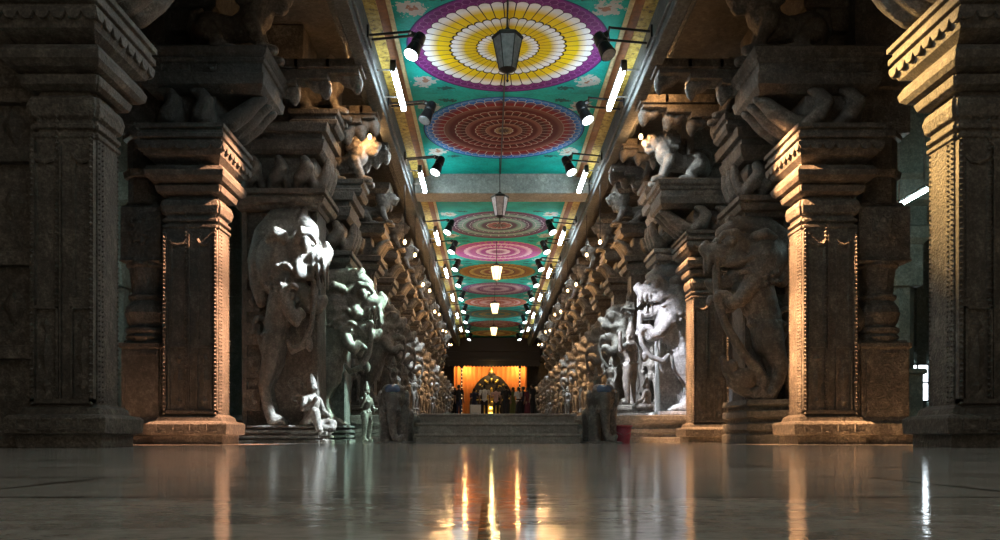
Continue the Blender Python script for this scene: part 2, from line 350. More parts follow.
# ------------------------------------------------------------------ sculpted figures
def yali_clay(cs=-1, trunk='long', hs=1.0, legs='up', xs=1.0, zs=1.0):
    """rearing lion-elephant: faces +x, 2.95 high; cs: the flank (y sign) the trunk runs along"""
    body = c = Clay()
    c.both([(.16,.15,.07,.09),(-.02,.16,.08,.12),(-.14,.16,.30,.11),(-.20,.16,.55,.13),(-.08,.15,.85,.19),(-.02,.10,1.12,.24)])
    for dy in (-.06, 0, .06):
        for sy in (-1, 1): c.chain([(.14,sy*.15+dy,.075,.045),(.25,sy*.15+dy,.045,.04)])
    c.chain([(-.05,0,.95,.25),(-.02,0,1.2,.27),(.04,0,1.45,.28),(.16,0,1.72,.33),(.16,0,2.0,.35),(.06,0,2.3,.38)])
    c.ball((.30,0,1.80), (.24,.28,.30))
    c = Clay()
    c.ball((.02,0,2.40), (.36,.29,.36)).ball((.38,0,2.50), (.28,.24,.24))
    # upper jaw with curled snout, lower jaw, teeth
    c.chain([(.44,0,2.50,.20),(.64,0,2.45,.17),(.80,0,2.44,.13),(.89,0,2.50,.085),(.86,0,2.58,.05)])
    c.chain([(.36,0,2.14,.16),(.58,0,1.98,.12),(.74,0,1.95,.10),(.83,0,2.01,.06)])
    c.both([(.42,.17,2.30,.12),(.58,.12,2.24,.05)])
    for x in (.57,.66,.75): c.both([(x,.13,2.34,.042),(x,.13,2.215,.022)])
    c.both([(.83,.10,2.37,.05),(.86,.10,2.14,.022)])
    for x in (.62,.72): c.both([(x,.10,2.03,.035),(x,.10,2.13,.018)])
    for sy in (-1, 1):
        c.ball((.56,sy*.20,2.56), .085); c.ball((.58,sy*.225,2.56), .055)
        c.chain([(.40,sy*.22,2.60,.05),(.50,sy*.24,2.69,.055),(.64,sy*.19,2.68,.05),(.72,sy*.14,2.60,.04)])
        # cheek curls
        for (x, z, r) in ((.24,2.22,.13),(.36,2.04,.10)):
            c.chain([(x + r*(1-.1*k)*math.cos(.6+k*.6), sy*.27, z + r*(1-.1*k)*math.sin(.6+k*.6), .035) for k in range(9)])
        # ear laid back
        c.chain([(.22,sy*.25,2.62,.075),(.08,sy*.29,2.66,.075),(-.06,sy*.28,2.60,.04)])
    # crest running from the brow over the nape
    c.chain([(.62,0,2.72,.11),(.48,0,2.80,.13),(.26,0,2.84,.15),(0,0,2.80,.17),(-.20,0,2.64,.18),(-.30,0,2.42,.17),(-.30,0,2.2,.14),(-.24,0,2.02,.10)])
    for k in range(8):
        t = k/7; x = .52 - .82*t; z = 2.93 - .05*t - .55*max(0,t-.45)**1.3*2.2
        c.both([(x,.07,z,.05),(x-.07,.10,z-.06,.04)])
    c.V = [(v - np.array((.05,0,2.95)))*np.array((hs,1+.5*(hs-1),hs)) + np.array((.05,0,2.95)) for v in c.V]
    for v in c.V: body.V.append(v)
    body.F += [tuple(i + body.n for i in q) for q in c.F]; body.n += c.n; c = body
    # necklaces and girdle of beads
    for (zc, xc, rr, zt) in ((1.92,.15,.36,-.14),(1.80,.15,.37,-.12),(1.24,-.02,.28,0)):
        for k in range(18):
            a = 2*PI*k/18; c.ball((xc+rr*math.cos(a), rr*.95*math.sin(a), zc+zt*math.cos(a)), .038)
    if legs == 'down': c.both([(.24,.2,1.8,.17),(.40,.27,1.52,.12),(.52,.27,1.42,.10),(.60,.24,1.52,.08),(.66,.22,1.50,.06)])
    else: c.both([(.26,.22,1.86,.17),(.48,.26,1.58,.12),(.60,.24,1.54,.095),(.70,.21,1.68,.08),(.79,.20,1.67,.085),(.84,.19,1.61,.05)])
    c.chain([(-.26,0,1.0,.07)] + [(-.36+.13*math.sin(t), 0, 1.36-.13*math.cos(t), .045) for t in np.linspace(-.3, 5.2, 14)])
    y = cs*.16
    if trunk == 'long':
        c.chain([(.80,y*.4,2.14,.06),(.82,y,1.85,.06),(.79,y,1.55,.065),(.68,y,1.22,.07),(.40,y,.75,.08),(.16,y,.50,.09),(.07,y,.34,.09),(.10,y,.17,.09),(.26,y,.09,.09),(.48,y,.20,.08),(.66,y,.46,.07),(.72,y,.68,.05)])
        c.ball((.42,y*.8,.34), (.24,.12,.2)).ball((.56,y*.8,.54),(.1,.09,.13))
    else:
        c.chain([(.84,y*.4,1.95,.06),(.88,y,1.7,.055),(.82,y,1.35,.055),(.64,y,1.10,.06),(.40,y,1.02,.055),(.30,y,1.14,.045)])
        c.ball((.78,y,1.10),(.07,.07,.10))
    c.V = [v*np.array((xs,1,zs)) for v in c.V]
    return c
def lion_clay():
    c = Clay()
    c.ball((-.34,0,.34), (.25,.23,.30)).chain([(-.30,0,.42,.21),(-.02,0,.40,.17),(.16,0,.46,.21),(.26,0,.60,.23),(.30,0,.74,.23),(.36,0,.84,.21)])
    c.ball((.44,0,.84), (.2,.18,.18)).chain([(.52,0,.84,.14),(.64,0,.80,.11),(.70,0,.83,.07)]).chain([(.48,0,.70,.09),(.60,0,.66,.07),(.66,0,.68,.045)])
    c.both([(.52,.13,.92,.06),(.62,.09,.93,.05)]).both([(.32,.17,.98,.06),(.28,.18,1.06,.035)])
    c.both([(.22,.15,.44,.13),(.32,.16,.24,.085),(.38,.16,.09,.08),(.54,.16,.055,.07)])
    c.both([(-.34,.2,.30,.16),(-.16,.24,.16,.1),(-.22,.23,.06,.08),(.02,.22,.05,.065)])
    for k in range(5):
        a = .2 + .45*k; c.both([(.28-.22*math.sin(a), .17, .80+.22*math.cos(a), .055), (.33-.10*math.sin(a), .2, .78+.1*math.cos(a), .04)])
    c.chain([(-.52,0,.2,.06),(-.62,0,.4,.05),(-.58,0,.62,.05),(-.48,0,.66,.045)])
    return c
def deity_clay(pose=0):
    """a standing temple figure, unit 1 m; faces +x"""
    c = Clay()
    for sy in (-1, 1):
        c.chain([(.06,sy*.08,.03,.03),(0,sy*.08,.03,.035),(0,sy*.08,.06,.034),(0.01,sy*.085,.27,.045),(0,sy*.075,.48,.07)])
    c.ball((0,0,.50), (.075,.115,.07)).chain([(0,0,.5,.09),(0,0,.60,.07),(.01,0,.70,.095),(0,0,.76,.085)])
    c.ball((0,0,.75), (.07,.145,.055)).chain([(0,0,.78,.04),(.005,0,.84,.035)]).ball((.01,0,.88), (.058,.052,.065))
    c.chain([(0,0,.93,.06),(0,0,.99,.045),(0,0,1.06,.02)]).ball((.065,0,.875), (.015,.012,.016))
    c.both([(0,.055,.87,.02),(0,.065,.82,.018)])
    if pose == 0:
        c.chain([(0,.14,.75,.042),(.01,.19,.62,.034),(.10,.15,.55,.028),(.13,.12,.58,.03)])
        c.chain([(0,-.14,.75,.042),(.02,-.20,.63,.034),(.08,-.19,.76,.028),(.09,-.18,.83,.03)])
    elif pose == 1:
        c.chain([(0,.14,.75,.042),(.02,.24,.68,.034),(.02,.26,.82,.028),(.03,.24,.90,.03)])
        c.chain([(0,-.14,.75,.042),(.01,-.19,.62,.034),(.06,-.20,.50,.028),(.08,-.2,.45,.03)])
    else:
        c.both([(0,.14,.75,.042),(.04,.18,.62,.034),(.13,.07,.64,.028),(.15,.02,.67,.03)])
    for z, r in ((.53,.105),(.70,.10)):
        for k in range(10):
            a = 2*PI*k/10; c.ball((r*.85*math.cos(a), r*1.1*math.sin(a), z), .016)
    c.both([(.04,.05,.5,.03),(.06,.07,.36,.022),(.04,.09,.2,.02)])
    return c
def seated_clay():
    c = Clay()
    c.ball((0,0,.12), (.2,.18,.12)).chain([(0,0,.15,.14),(-.02,0,.32,.11),(0,0,.46,.13),(0,0,.52,.1)]).ball((0,0,.52),(.09,.17,.07))
    c.chain([(0,0,.56,.05),(.01,0,.62,.05)]).ball((.01,0,.68),(.085,.075,.095)).chain([(0,0,.76,.075),(-.01,0,.84,.05),(-.02,0,.9,.025)])
    c.ball((.095,0,.67),(.02,.016,.022))
    c.chain([(.0,.12,.13,.1),(.26,.16,.13,.085),(.30,.12,.06,.06),(.12,-.02,.06,.055)])
    c.chain([(.0,-.12,.13,.1),(.20,-.16,.30,.085),(.25,-.15,.1,.06),(.30,-.15,.02,.05)])
    c.chain([(0,.17,.5,.055),(.04,.23,.32,.045),(.18,.17,.27,.04)])
    c.chain([(0,-.17,.5,.055),(.05,-.25,.36,.045),(.18,-.18,.44,.04),(.22,-.15,.52,.04)])
    return c
YALI_L = yali_clay(-1,'short',1.3,'down',.76,1.22).mesh('yali_form', .020, 2)
YALI_R = yali_clay(1,'long',1.1).mesh('yali_form', .020, 2)
YALI_F = yali_clay(-1,'short',1.25,'down',.85,1.0).mesh('yali_form', .020, 2)
YALI_W = yali_clay(1,'short').mesh('yali_form', .020, 2)
YALI_S = yali_clay(1,'short').mesh('yali_form', .03, 2, scale=.74)
LION = lion_clay().mesh('lion_form', .018)
LION_S = lion_clay().mesh('lion_form', .022, 2, scale=.72)
DEITY = [deity_clay(i).mesh('deity_form', .0135, 2, scale=1.15) for i in range(3)]
SEAT = seated_clay().mesh('seated_form', .016, 2)
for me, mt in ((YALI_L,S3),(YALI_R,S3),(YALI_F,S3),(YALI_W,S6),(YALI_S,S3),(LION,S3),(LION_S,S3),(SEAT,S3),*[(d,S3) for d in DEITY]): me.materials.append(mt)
def place(name, me, parent, loc, rz=0.0, sc_=1.0):
    o = link(name, me, None, parent); o.location = loc; o.rotation_euler = (0,0,rz); o.scale = (sc_,)*3; return o

# ------------------------------------------------------------------ great square pillars
SHAFT_TOP = 3.35
def bead_frame(mb, x0, x1, yf, z0, z1, w=.045, step=.055, r=.024):
    """raised border with beads on the face y=yf (towards -y)"""
    mb.box(x0, x0+w, yf-.045, yf+.01, z0, z1); mb.box(x1-w, x1, yf-.045, yf+.01, z0, z1); mb.box(x0, x1, yf-.045, yf+.01, z0, z0+w)
    for x in (x0+w/2, x1-w/2): mb.beads((x, yf-.05, z0), (x, yf-.05, z1), step, r)
def bracket_arm(t, loc, s, k, x0, y, mat, z0=5.0):
    """carved arm under the roof, from the pillar to the ledge over the nave"""
    tip = (CX - s*2.3 - loc[0])/k; zt = 5.84/k - loc[2]/k; n = 4
    mb = MB()
    for j in range(n):
        a = x0 + (tip-x0)*j/n; b = x0 + (tip-x0)*(j+1)/n + s*.03
        lo = zt - .46 + .08*j
        u, v = sorted((a, b)); mb.box(u, v, y-.17, y+.17, lo, zt-.02)
        u, v = sorted((a, b + s*.05)); mb.box(u, v, y-.22, y+.22, zt-.16, zt-.02)
    arm = mb.build('bracket_arm', mat, t, .015)
    c = Clay()
    for j in range(n):
        x = x0 + (tip-x0)*(j+.85)/n; z = zt - .46 + .08*j
        c.chain([(x,y,z+.12,.12),(x,y,z-.02,.07),(x+s*.04,y,z-.08,.11),(x+s*.05,y,z-.17,.08),(x+s*.05,y,z-.25,.03)])
        c.chain([(x-s*.2,y,z+.05,.1),(x-s*.1,y,z-.08,.08),(x,y,z-.1,.06)])
    link('hanging_buds', c.mesh('buds', .03, 2), S3, arm)
def great_pillar(name, label, loc, s, k=1.0, lion=True, colonnette=None, stone_a=S1, stone_b=S2, hx=.39, hy=.26, pilaster=False, lionrz=0):
    """s = +1: the nave lies towards +x"""
    t = thing(name, label, 'pillar', loc, 0, None)
    t.scale = (k,k,k)
    # base
    mb = MB(); mb.stack(0, 0, hx, hy, [(0,.10),(.13,.10),(.14,.17),(.29,.18),(.32,.15),(.33,.08),(.39,.06),(.43,.0)])
    for i in range(4):
        x = -hx-.08 + (i+.5)*(2*hx+.16)/4; mb.box(x-.07, x+.07, -hy-.195, -hy-.1, .17, .19); mb.box(x-.075, x-.06, -hy-.195, -hy-.1, .19, .29); mb.box(x-.02, x+.075, -hy-.195, -hy-.1, .27, .29)
    mb.build('base', stone_b, t, .012)
    # shaft
    mb = MB(); mb.stack(0, 0, hx, hy, [(.42,0),(3.08,0),(3.09,.02),(3.13,.02),(3.14,-.02),(3.17,-.02),(3.18,.02),(3.22,.02),(3.23,-.01),(3.27,-.01),(3.30,.03),(3.40,.05),(3.48,.03),(3.52,-.03),(3.56,-.03)], .035)
    shaft = mb.build('shaft', stone_b, t, .008)
    mb = MB()
    bead_frame(mb, -hx+.005, hx-.005, -hy, .44, 3.05)
    mb.beads((-.06,-hy-.02,.46), (-.06,-hy-.02,3.30), .055, .028); mb.box(-.03,-.015,-hy-.035,-hy,.46,3.0)
    for sx in (-1, 1):
        a, b = sorted((sx*.06 + .02, sx*.31))
        mb.box(a, b, -hy-.035, -hy, 1.38, 1.41); mb.box(a, a+.022, -hy-.035, -hy, .5, 1.4); mb.box(b-.022, b, -hy-.035, -hy, .5, 1.4)
        mb.gem((a+b)/2, -hy, .92, .085, .04, .22); mb.gem((a+b)/2, -hy, 1.22, .06, .035, .08); mb.gem((a+b)/2, -hy, .62, .06, .035, .08)
        for xx in (a+.03, b-.03): mb.tube([(xx, -hy, 1.5), (xx, -hy, 2.85)], .022, 6)
        mb.tube([(a+.02, -hy-.01, 2.92), (a+.06, -hy-.02, 2.86), ((a+b)/2, -hy-.02, 2.84), (b-.06, -hy-.02, 2.86), (b-.02, -hy-.01, 2.92)], .025, 6)
    fx = s*hx                                                       # the flank on the nave's side carries the same beading
    for yy in (-hy+.06, -hy+.13, hy-.06):
        mb.beads((fx+s*.005, yy, .46), (fx+s*.005, yy, 3.05), .05, .016)
    mb.build('beaded_moulding', stone_a, shaft)
    # capital: cushions and a scalloped cornice
    mb = MB(); mb.stack(0, 0, hx, hy, [(3.55,.02,.02),(3.58,.07,.1),(3.66,.09,.13),(3.67,.05,.08),(3.70,.05,.08)], .02)
    mb.stack(0, 0, hx, hy, [(3.69,.04,.08),(3.71,.12,.2),(3.76,.16,.27),(3.83,.17,.29),(3.90,.13,.24),(3.93,.06,.12),(3.97,.06,.12)])
    mb.build('capital', stone_a, t, .012)
    mb = MB(); mb.stack(0, 0, hx, hy, [(3.96,.06,.14),(4.02,.14,.32),(4.17,.20,.40),(4.18,.17,.37),(4.22,.17,.37),(4.23,.21,.42),(4.29,.21,.42),(4.30,.18,.38),(4.35,.18,.38),(4.36,.22,.43),(4.42,.22,.43),(4.46,.1,.3)])
    a, b = hx+.205, hy+.405
    mb.scallop((-a,-b,4.18), (a,-b,4.18), 7, .11, .04, (0,-1,0)); mb.scallop((-a,b,4.18), (a,b,4.18), 7, .11, .04, (0,1,0))
    mb.scallop((a,-b,4.18), (a,b,4.18), 8, .11, .04, (1,0,0)); mb.scallop((-a,-b,4.18), (-a,b,4.18), 8, .11, .04, (-1,0,0))
    mb.build('cornice', stone_a, t, .008)
    # bracket with crouching forms, abacus above
    c = Clay(); c.box(-hx+.02, hx-.02, -hy-.05, hy+.05, 4.44, 5.0)
    for j, x in enumerate((-.24, .2)):
        c.chain([(x-.1,-hy-.12,4.55,.09),(x,-hy-.2,4.62,.13),(x+.1,-hy-.22,4.78,.12),(x+.02,-hy-.18,4.92,.09),(x-.1,-hy-.2,4.95,.06)])
        c.chain([(x+.12,-hy-.1,4.52,.08),(x+.14,-hy-.16,4.7,.07)])
    for yy in (-.22, .05, .3):
        c.chain([(s*(hx-.1),yy,4.52,.12),(s*(hx+.16),yy,4.60,.14),(s*(hx+.36),yy,4.74,.13),(s*(hx+.52),yy,4.88,.10),(s*(hx+.64),yy,4.93,.06)])
    o = link('bracket', c.mesh('bracket', .03, 2), S3 if stone_b is S2 else stone_b, t)
    mb = MB(); mb.stack(s*.26, 0, hx+.26, hy, [(4.95,.12,.12),(5.02,.20,.28),(5.16,.22,.32),(5.17,.19,.29),(5.30,.19,.29),(5.31,.22,.32),(5.36,.24,.34),(5.37,.21,.31),(5.42,.26,.36),(5.50,.28,.38),(5.55,.2,.3)])
    yb = -hy-.30
    for i in range(3):
        x = -.38 + i*.38; mb.box(x-.09, x+.09, yb-.008, yb+.03, 5.185, 5.285); mb.gem(x, yb-.008, 5.235, .07, .025, .05)
    mb.beads((-hx-.17, -hy-.305, 5.40), (hx+.17, -hy-.305, 5.40), .06, .02)
    mb.build('abacus', stone_b, t, .012)
    if lion:
        place('lion_figure', LION, t, (s*(hx+.22), -.12, 5.54), 0 if s > 0 else PI, 1.08)
    bracket_arm(t, loc, s, k, s*(hx-.05), .62, S1)
    if pilaster:
        mb = MB(); a, b = sorted((-s*(hx+.0), -s*(hx+2.4))); mb.box(a, b, -.02, .3, 0, 6.9/k)
        for zz in (0, .9, 1.85, 2.9, 3.5, 4.4): mb.box(a, b, -.12, .0, zz, zz+.14)
        for j in range(5):
            xx = -s*(hx+.06+j*.5); mb.box(xx-.05, xx+.05, -.1, 0, 0, 5.6)
            xm = xx - s*.25
            for zz in (1.45, 2.5, 3.3, 4.1): mb.gem(xm, -.02, zz, .14, .10, .22)
        mb.build('pilaster', stone_b, t, .01)
    # corbel reaching up to the roof
    mb = MB(); mb.stack(-s*.25, .42, .36, .34, [(5.5,.0),(6.0,.0),(6.02,.1),(6.3,.14),(6.32,.2),(6.93/k,.22)])
    mb.build('corbel', stone_a, t, .012)
    if colonnette:
        w, off = colonnette; x = -s*(hx+off)
        mb = MB(); mb.stack(x, .1, w, .26, [(0,.06),(.13,.06),(.14,.1),(.30,.1),(.34,.04),(.40,.0),(1.38,0),(1.40,.03),(1.46,.03),(1.47,-.02),(1.5,-.02)], .03)
        mb.stack(x, .1, w, .26, [(2.62,-.02),(2.64,.02),(2.70,0),(3.42,0),(3.46,-.06),(3.5,-.06)])
        mb.lathe(x, .1, [(1.49,.27),(1.55,.31),(1.60,.27),(1.63,.31),(1.68,.31),(1.71,.25),(1.78,.29),(1.90,.32),(2.0,.29),(2.08,.23),(2.12,.27),(2.16,.27),(2.18,.22),(2.40,.24),(2.55,.26),(2.58,.3),(2.64,.3)], 16, PI/16)
        mb.lathe(x, .1, [(3.48,.27),(3.85,.27),(3.86,.32),(3.95,.34),(3.97,.28),(4.4,.28),(4.42,.34),(4.5,.34)], 8, PI/8)
        mb.stack(x, .1, w, .26, [(4.48,.0),(5.1,.0),(5.12,.06),(5.3,.1),(6.93/k,.1)])
        mb.box(x-.2, x+.2, -.17, -.1, 2.85, 3.32); mb.box(x-.2, x+.2, -.17, -.1, 4.6, 5.02)
        mb.box(x-.27, x-.22, -.175, -.1, .45, 1.34); mb.beads((x-.05, -.165, .45), (x-.05, -.165, 1.34), .05, .016); mb.box(x-.05, x+.22, -.175, -.1, 1.28, 1.33)
        coln = mb.build('colonnette', S4 if s > 0 else stone_b, t, .01)
        c = Clay(); c.ball((x, -.17, 3.08), (.07,.04,.08))
        for i in range(8):
            a = 2*PI*i/8; c.chain([(x+.07*math.cos(a), -.17, 3.08+.08*math.sin(a), .04), (x+.16*math.cos(a+.2), -.175, 3.08+.19*math.sin(a+.2), .03), (x+.13*math.cos(a+.5), -.18, 3.08+.16*math.sin(a+.5), .022)])
        link('carved_flower', c.mesh('flower', .018, 2), stone_a, coln)
        c = Clay(); kx = x + s*.32
        c.ball((kx, -.02, 1.80), (.09,.1,.17)).chain([(kx, -.02, 1.93, .06), (kx+s*.05, -.02, 2.02, .03)])
        link('bud', c.mesh('bud', .02, 2), stone_a, coln)
    return t
DF = 11.4
great_pillar('carved_pillar', 'tall bead-edged stone pillar with a glowing edge, standing next to the dark rearing beast', (4.85, DF+.26, 0), -1, colonnette=(.37,.45))
great_pillar('carved_pillar', 'tall dark stone pillar with glowing orange edge and frame, next to the brown rearing beast', (-4.25, DF+.26, 0), 1, 1.0, colonnette=(.29,.37), stone_a=S4, stone_b=S4)
great_pillar('carved_pillar', 'huge dark pillar cut off by the picture edge with a yellow-lit top edge', (4.96, 8.1, 0), -1, .985)
great_pillar('carved_pillar', 'huge brown carved pillar in deep shade, with no glowing edge', (-4.17, 8.1, 0), 1, .985, hx=.32, pilaster=True)
great_pillar('carved_pillar', 'slim orange-framed pillar topped by a lion, between the white and the dark rearing beasts', (4.07, 14.95, 0), -1, .865)

# ------------------------------------------------------------------ rearing-beast pillars beside the hall
def beast_pillar(label, loc, s, form, w0, w1, base_h, mat, scale=1.0, form_x=0.0, slab_d=.32, extras=None, lion=True, mat2=S2, zs=1.0):
    """panel from x=w0 (nave side) to x=w1 outwards; s: nave side"""
    t = thing('beast_pillar', label, 'pillar', loc)
    cx, hx = (w0+w1)/2, abs(w1-w0)/2
    top = base_h + 2.95*scale*zs
    mb = MB()
    pr = [(0,.06),(.14,.06),(.16,.0),(.2,.0),(.22,.05),(.32,.05),(.34,-.02),(.40,-.02),(.42,.05),(.52,.05),(.54,-.02),(.6,-.02),(.62,.06),(.70,.04)]
    q = base_h/.70
    mb.stack(cx, 0, hx+.04, slab_d+.28, [(z*q, o) for z, o in pr])
    mb.build('base', mat, t, .012)
    mb = MB(); mb.stack(cx, .1, hx, slab_d, [(base_h-.02,0),(top,0)], .03)
    yf = .1-slab_d
    for xx in (cx-hx+.05, cx+hx-.05): mb.box(xx-.045, xx+.045, yf-.05, yf+.02, base_h, top)
    for j in range(5):
        zz = base_h + .25 + j*.55
        o_ = cx - s*(hx-.2)
        mb.box(o_-.12, o_+.12, yf-.06, yf+.02, zz, zz+.36); mb.gem(o_, yf-.06, zz+.18, .09, .05, .13)
    mb.build('slab', mat2, t, .01)
    place('yali_figure', form, t, (form_x, yf-.12, base_h-.02), 0 if s > 0 else PI, scale)
    # cornice, frieze, second cornice
    mb = MB(); Z = top
    mb.stack(cx, .05, hx, slab_d+.1, [(Z-.02,.02),(Z+.05,.05),(Z+.07,.12),(Z+.16,.16),(Z+.17,.12),(Z+.2,.12),(Z+.21,.18),(Z+.29,.18),(Z+.3,.05)])
    mb.build('cornice', mat2, t, .01)
    c = Clay(); c.box(cx-hx+.05, cx+hx-.05, -slab_d+.05, slab_d, Z+.26, Z+.92)
    n = 3
    for j in range(n):
        x = cx - hx + (j+.5)*2*hx/n; y = -slab_d
        c.chain([(x-.12,y,Z+.38,.08),(x-.05,y-.1,Z+.5,.12),(x+.08,y-.12,Z+.66,.11),(x+.02,y-.1,Z+.8,.08)]); c.chain([(x+.14,y,Z+.4,.07),(x+.12,y-.06,Z+.55,.06)])
    xe = cx + s*hx
    for yy in (-.25, 0, .25): c.chain([(xe-s*.05,yy,Z+.32,.08),(xe+s*.06,yy,Z+.45,.1),(xe+s*.14,yy,Z+.66,.09),(xe+s*.17,yy,Z+.82,.06)])
    link('frieze', c.mesh('frieze', .03, 2), S3, t)
    mb = MB(); mb.stack(cx, .05, hx, slab_d+.1, [(Z+.88,.05),(Z+.95,.12),(Z+1.1,.16),(Z+1.11,.12),(Z+1.2,.12),(Z+1.21,.2),(Z+1.36,.22),(Z+1.38,.1)])
    mb.build('abacus', mat2, t, .01)
    mb = MB(); mb.stack(cx - s*.25, .1, hx-.2, slab_d-.05, [(Z+1.36,0),(Z+1.9,0),(Z+1.92,.1),(Z+2.1,.16),(Z+2.12,.22),(6.93-loc[2],.24)])
    mb.build('corbel', mat2, t, .01)
    bracket_arm(t, loc, s, 1.0, cx+s*(hx-.1), .34, mat2)
    if lion:
        mb = MB(); mb.stack(cx+s*(hx-.05), -.05, .34, .3, [(Z+1.34,0),(Z+1.40,.05),(Z+1.46,.06),(Z+1.48,.02),(Z+1.54,.02),(Z+1.56,.07),(Z+1.64,.08)]); mb.build('lion_seat', mat2, t, .01)
        place('lion_figure', LION, t, (cx+s*(hx-.05), -.05, Z+1.63), 0 if s > 0 else PI, .92)
    if extras: extras(t, base_h, yf)
    return t
def ex_left(t, bh, yf):
    o = place('seated_figure', SEAT, t, (-.28, yf-.16, .18), -.5, 1.08); 
    mb = MB(); mb.stack(-.28, yf-.16, .26, .2, [(0,.02),(.06,.02),(.07,-.02),(.13,-.02),(.14,.03),(.2,.03)]); mb.build('pedestal', S3, t, .01)
    c = Clay(); c.ball((-.72,yf-.14,.12),(.13,.1,.12)).chain([(-.72,yf-.14,.2,.09),(-.8,yf-.15,.3,.07),(-.9,yf-.15,.32,.05)]).chain([(-.62,yf-.15,.2,.07),(-.55,yf-.16,.1,.05),(-.52,yf-.16,.04,.04)])
    link('small_beast', c.mesh('small_beast', .016, 2), S3, t)
    c = Clay()
    for (x, z, r) in ((-.62,.98,.14),(-.56,.72,.14)):
        c.chain([(x + r*(1-.1*k)*math.cos(k*.55), yf-.03, z + r*(1-.1*k)*math.sin(k*.55), .035) for k in range(9)])
    link('scroll', c.mesh('scroll', .016, 2), S3, t)
beast_pillar('brown rearing beast pillar with white-lit fanged head above a small seated figure', (-2.66, 13.65, 0), 1, YALI_L, -.20, -1.48, .30, S2, 1.0, -.88, zs=1.22, extras=ex_left)
def ex_l2(t, bh, yf):
    place('standing_figure', DEITY[0], t, (.10, yf-.2, .02), -.4, .9)
beast_pillar('greenish-lit rearing beast pillar in front of the dark plinth, next behind the seated figure', (-2.35, 15.1, 0), 1, YALI_F, -.32, -1.25, .32, S4, .98, -.52, extras=ex_l2, mat2=S4)
beast_pillar('dark rearing beast pillar with a long curling trunk, behind the bead-edged pillar', (4.15, 13.2, 0), -1, YALI_R, -.02, .72, .70, S4, 1.0, .28, mat2=S1)
def ex_r2(t, bh, yf):
    o = place('rider_figure', DEITY[1], t, (-.62, yf-.22, .75), PI*.8, 1.35)
    o = place('kneeling_figure', SEAT, t, (-.3, yf-.2, bh), PI*.85, .75)
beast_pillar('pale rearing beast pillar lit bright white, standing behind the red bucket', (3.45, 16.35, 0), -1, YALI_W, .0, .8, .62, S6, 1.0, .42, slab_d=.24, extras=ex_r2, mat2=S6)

# ------------------------------------------------------------------ corridor pillars on the platform
def corridor_pillar(label, loc, s):
    t = thing('corridor_pillar', label, 'pillar', loc, 0, None)
    mb = MB(); mb.stack(-.28, 0, .78, .42, [(0,.04),(.08,.04),(.1,0),(.16,0),(.18,.05),(.26,.05),(.28,-.03),(.35,-.02)]); mb.build('base', S2, t)
    mb = MB(); mb.stack(-.5, .05, .5, .28, [(.33,0),(3.2,0)], .05); mb.build('slab', S2, t)
    place('yali_figure', YALI_S, t, (.02, -.05, .34), 0)
    place('standing_figure', DEITY[0], t, (-.42, -.36, .34), -PI/2+.5, 1.0)
    place('standing_figure', DEITY[1], t, (.46, -.30, .34), -.5, .82)
    place('flying_figure', DEITY[2], t, (.08, -.34, 1.75), -.7, .85)
    place('attendant_figure', DEITY[1], t, (-.48, -.36, 1.75), -PI/2+.6, .95)
    mb = MB(); mb.stack(-.5, .05, .5, .28, [(3.18,.02),(3.24,.06),(3.26,.12),(3.36,.16),(3.38,.1),(3.42,.1),(3.44,.18),(3.54,.2),(3.58,.1)])
    mb.build('cornice', S1, t)
    c = Clay(); c.box(-.95, -.05, -.2, .3, 3.55, 4.05)
    for x in (-.75, -.35): c.chain([(x,-.2,3.62,.08),(x+.05,-.32,3.74,.1),(x+.1,-.32,3.88,.09),(x,-.28,3.98,.06)])
    for yy in (-.15, .1, .3): c.chain([(-.1,yy,3.6,.08),(.06,yy,3.7,.1),(.16,yy,3.84,.09),(.28,yy,3.92,.06),(.36,yy,3.88,.04)])
    me = BR.get(0) or BR.setdefault(0, c.mesh('bracket', .03, 2)); link('bracket', me, S3, t)
    mb = MB(); mb.stack(-.42, .05, .58, .32, [(4.0,.02),(4.06,.1),(4.16,.12),(4.17,.08),(4.24,.08),(4.26,.12),(4.3,.1)]); mb.build('abacus', S1, t)
    place('lion_figure', LION_S, t, (.0, -.02, 4.3), 0)
    mb = MB(); mb.stack(-.66, .05, .3, .26, [(4.28,0),(4.7,0),(4.74,.08),(5.0,.12)]); mb.stack(-.35, .05, .62, .26, [(4.98,.0),(5.06,.08),(5.19,.1)]); mb.build('corbel', S1, t)
    c = Clay(); c.chain([(.3,.0,5.02,.09),(.32,0,4.9,.05),(.34,0,4.8,.09),(.34,0,4.7,.06),(.34,0,4.62,.02)])
    me = BR.get(1) or BR.setdefault(1, c.mesh('bud', .02, 2)); link('hanging_bud', me, S3, t)
    return t
BR = {}
ORD = ['first','second','third','fourth','fifth','sixth','seventh','eighth','ninth','tenth','eleventh','twelfth','thirteenth']
first = None
CD = [17.9 + 2.45*k for k in range(11)]
IN = 2.85
def clab(k, side): return '%s figure-covered corridor pillar counted from the steps, %s' % (ORD[k], side)
LX, RX = CX-IN, CX+IN
proto = None
for k, d in enumerate(CD):
    for s in (1, -1):
        side = 'far from the bucket' if s > 0 else 'same side as bucket'
        if proto is None:
            proto = o = corridor_pillar(clab(k, side), (LX, d, .53), 1)
        else:
            o = copy_tree(proto)
        o.location = (LX if s > 0 else RX, d, .53); o.rotation_euler = (0,0,0); o.scale = (s, 1, 1)
        o['label'] = clab(k, side); o['group'] = 'figure-covered pillars lining the corridor'

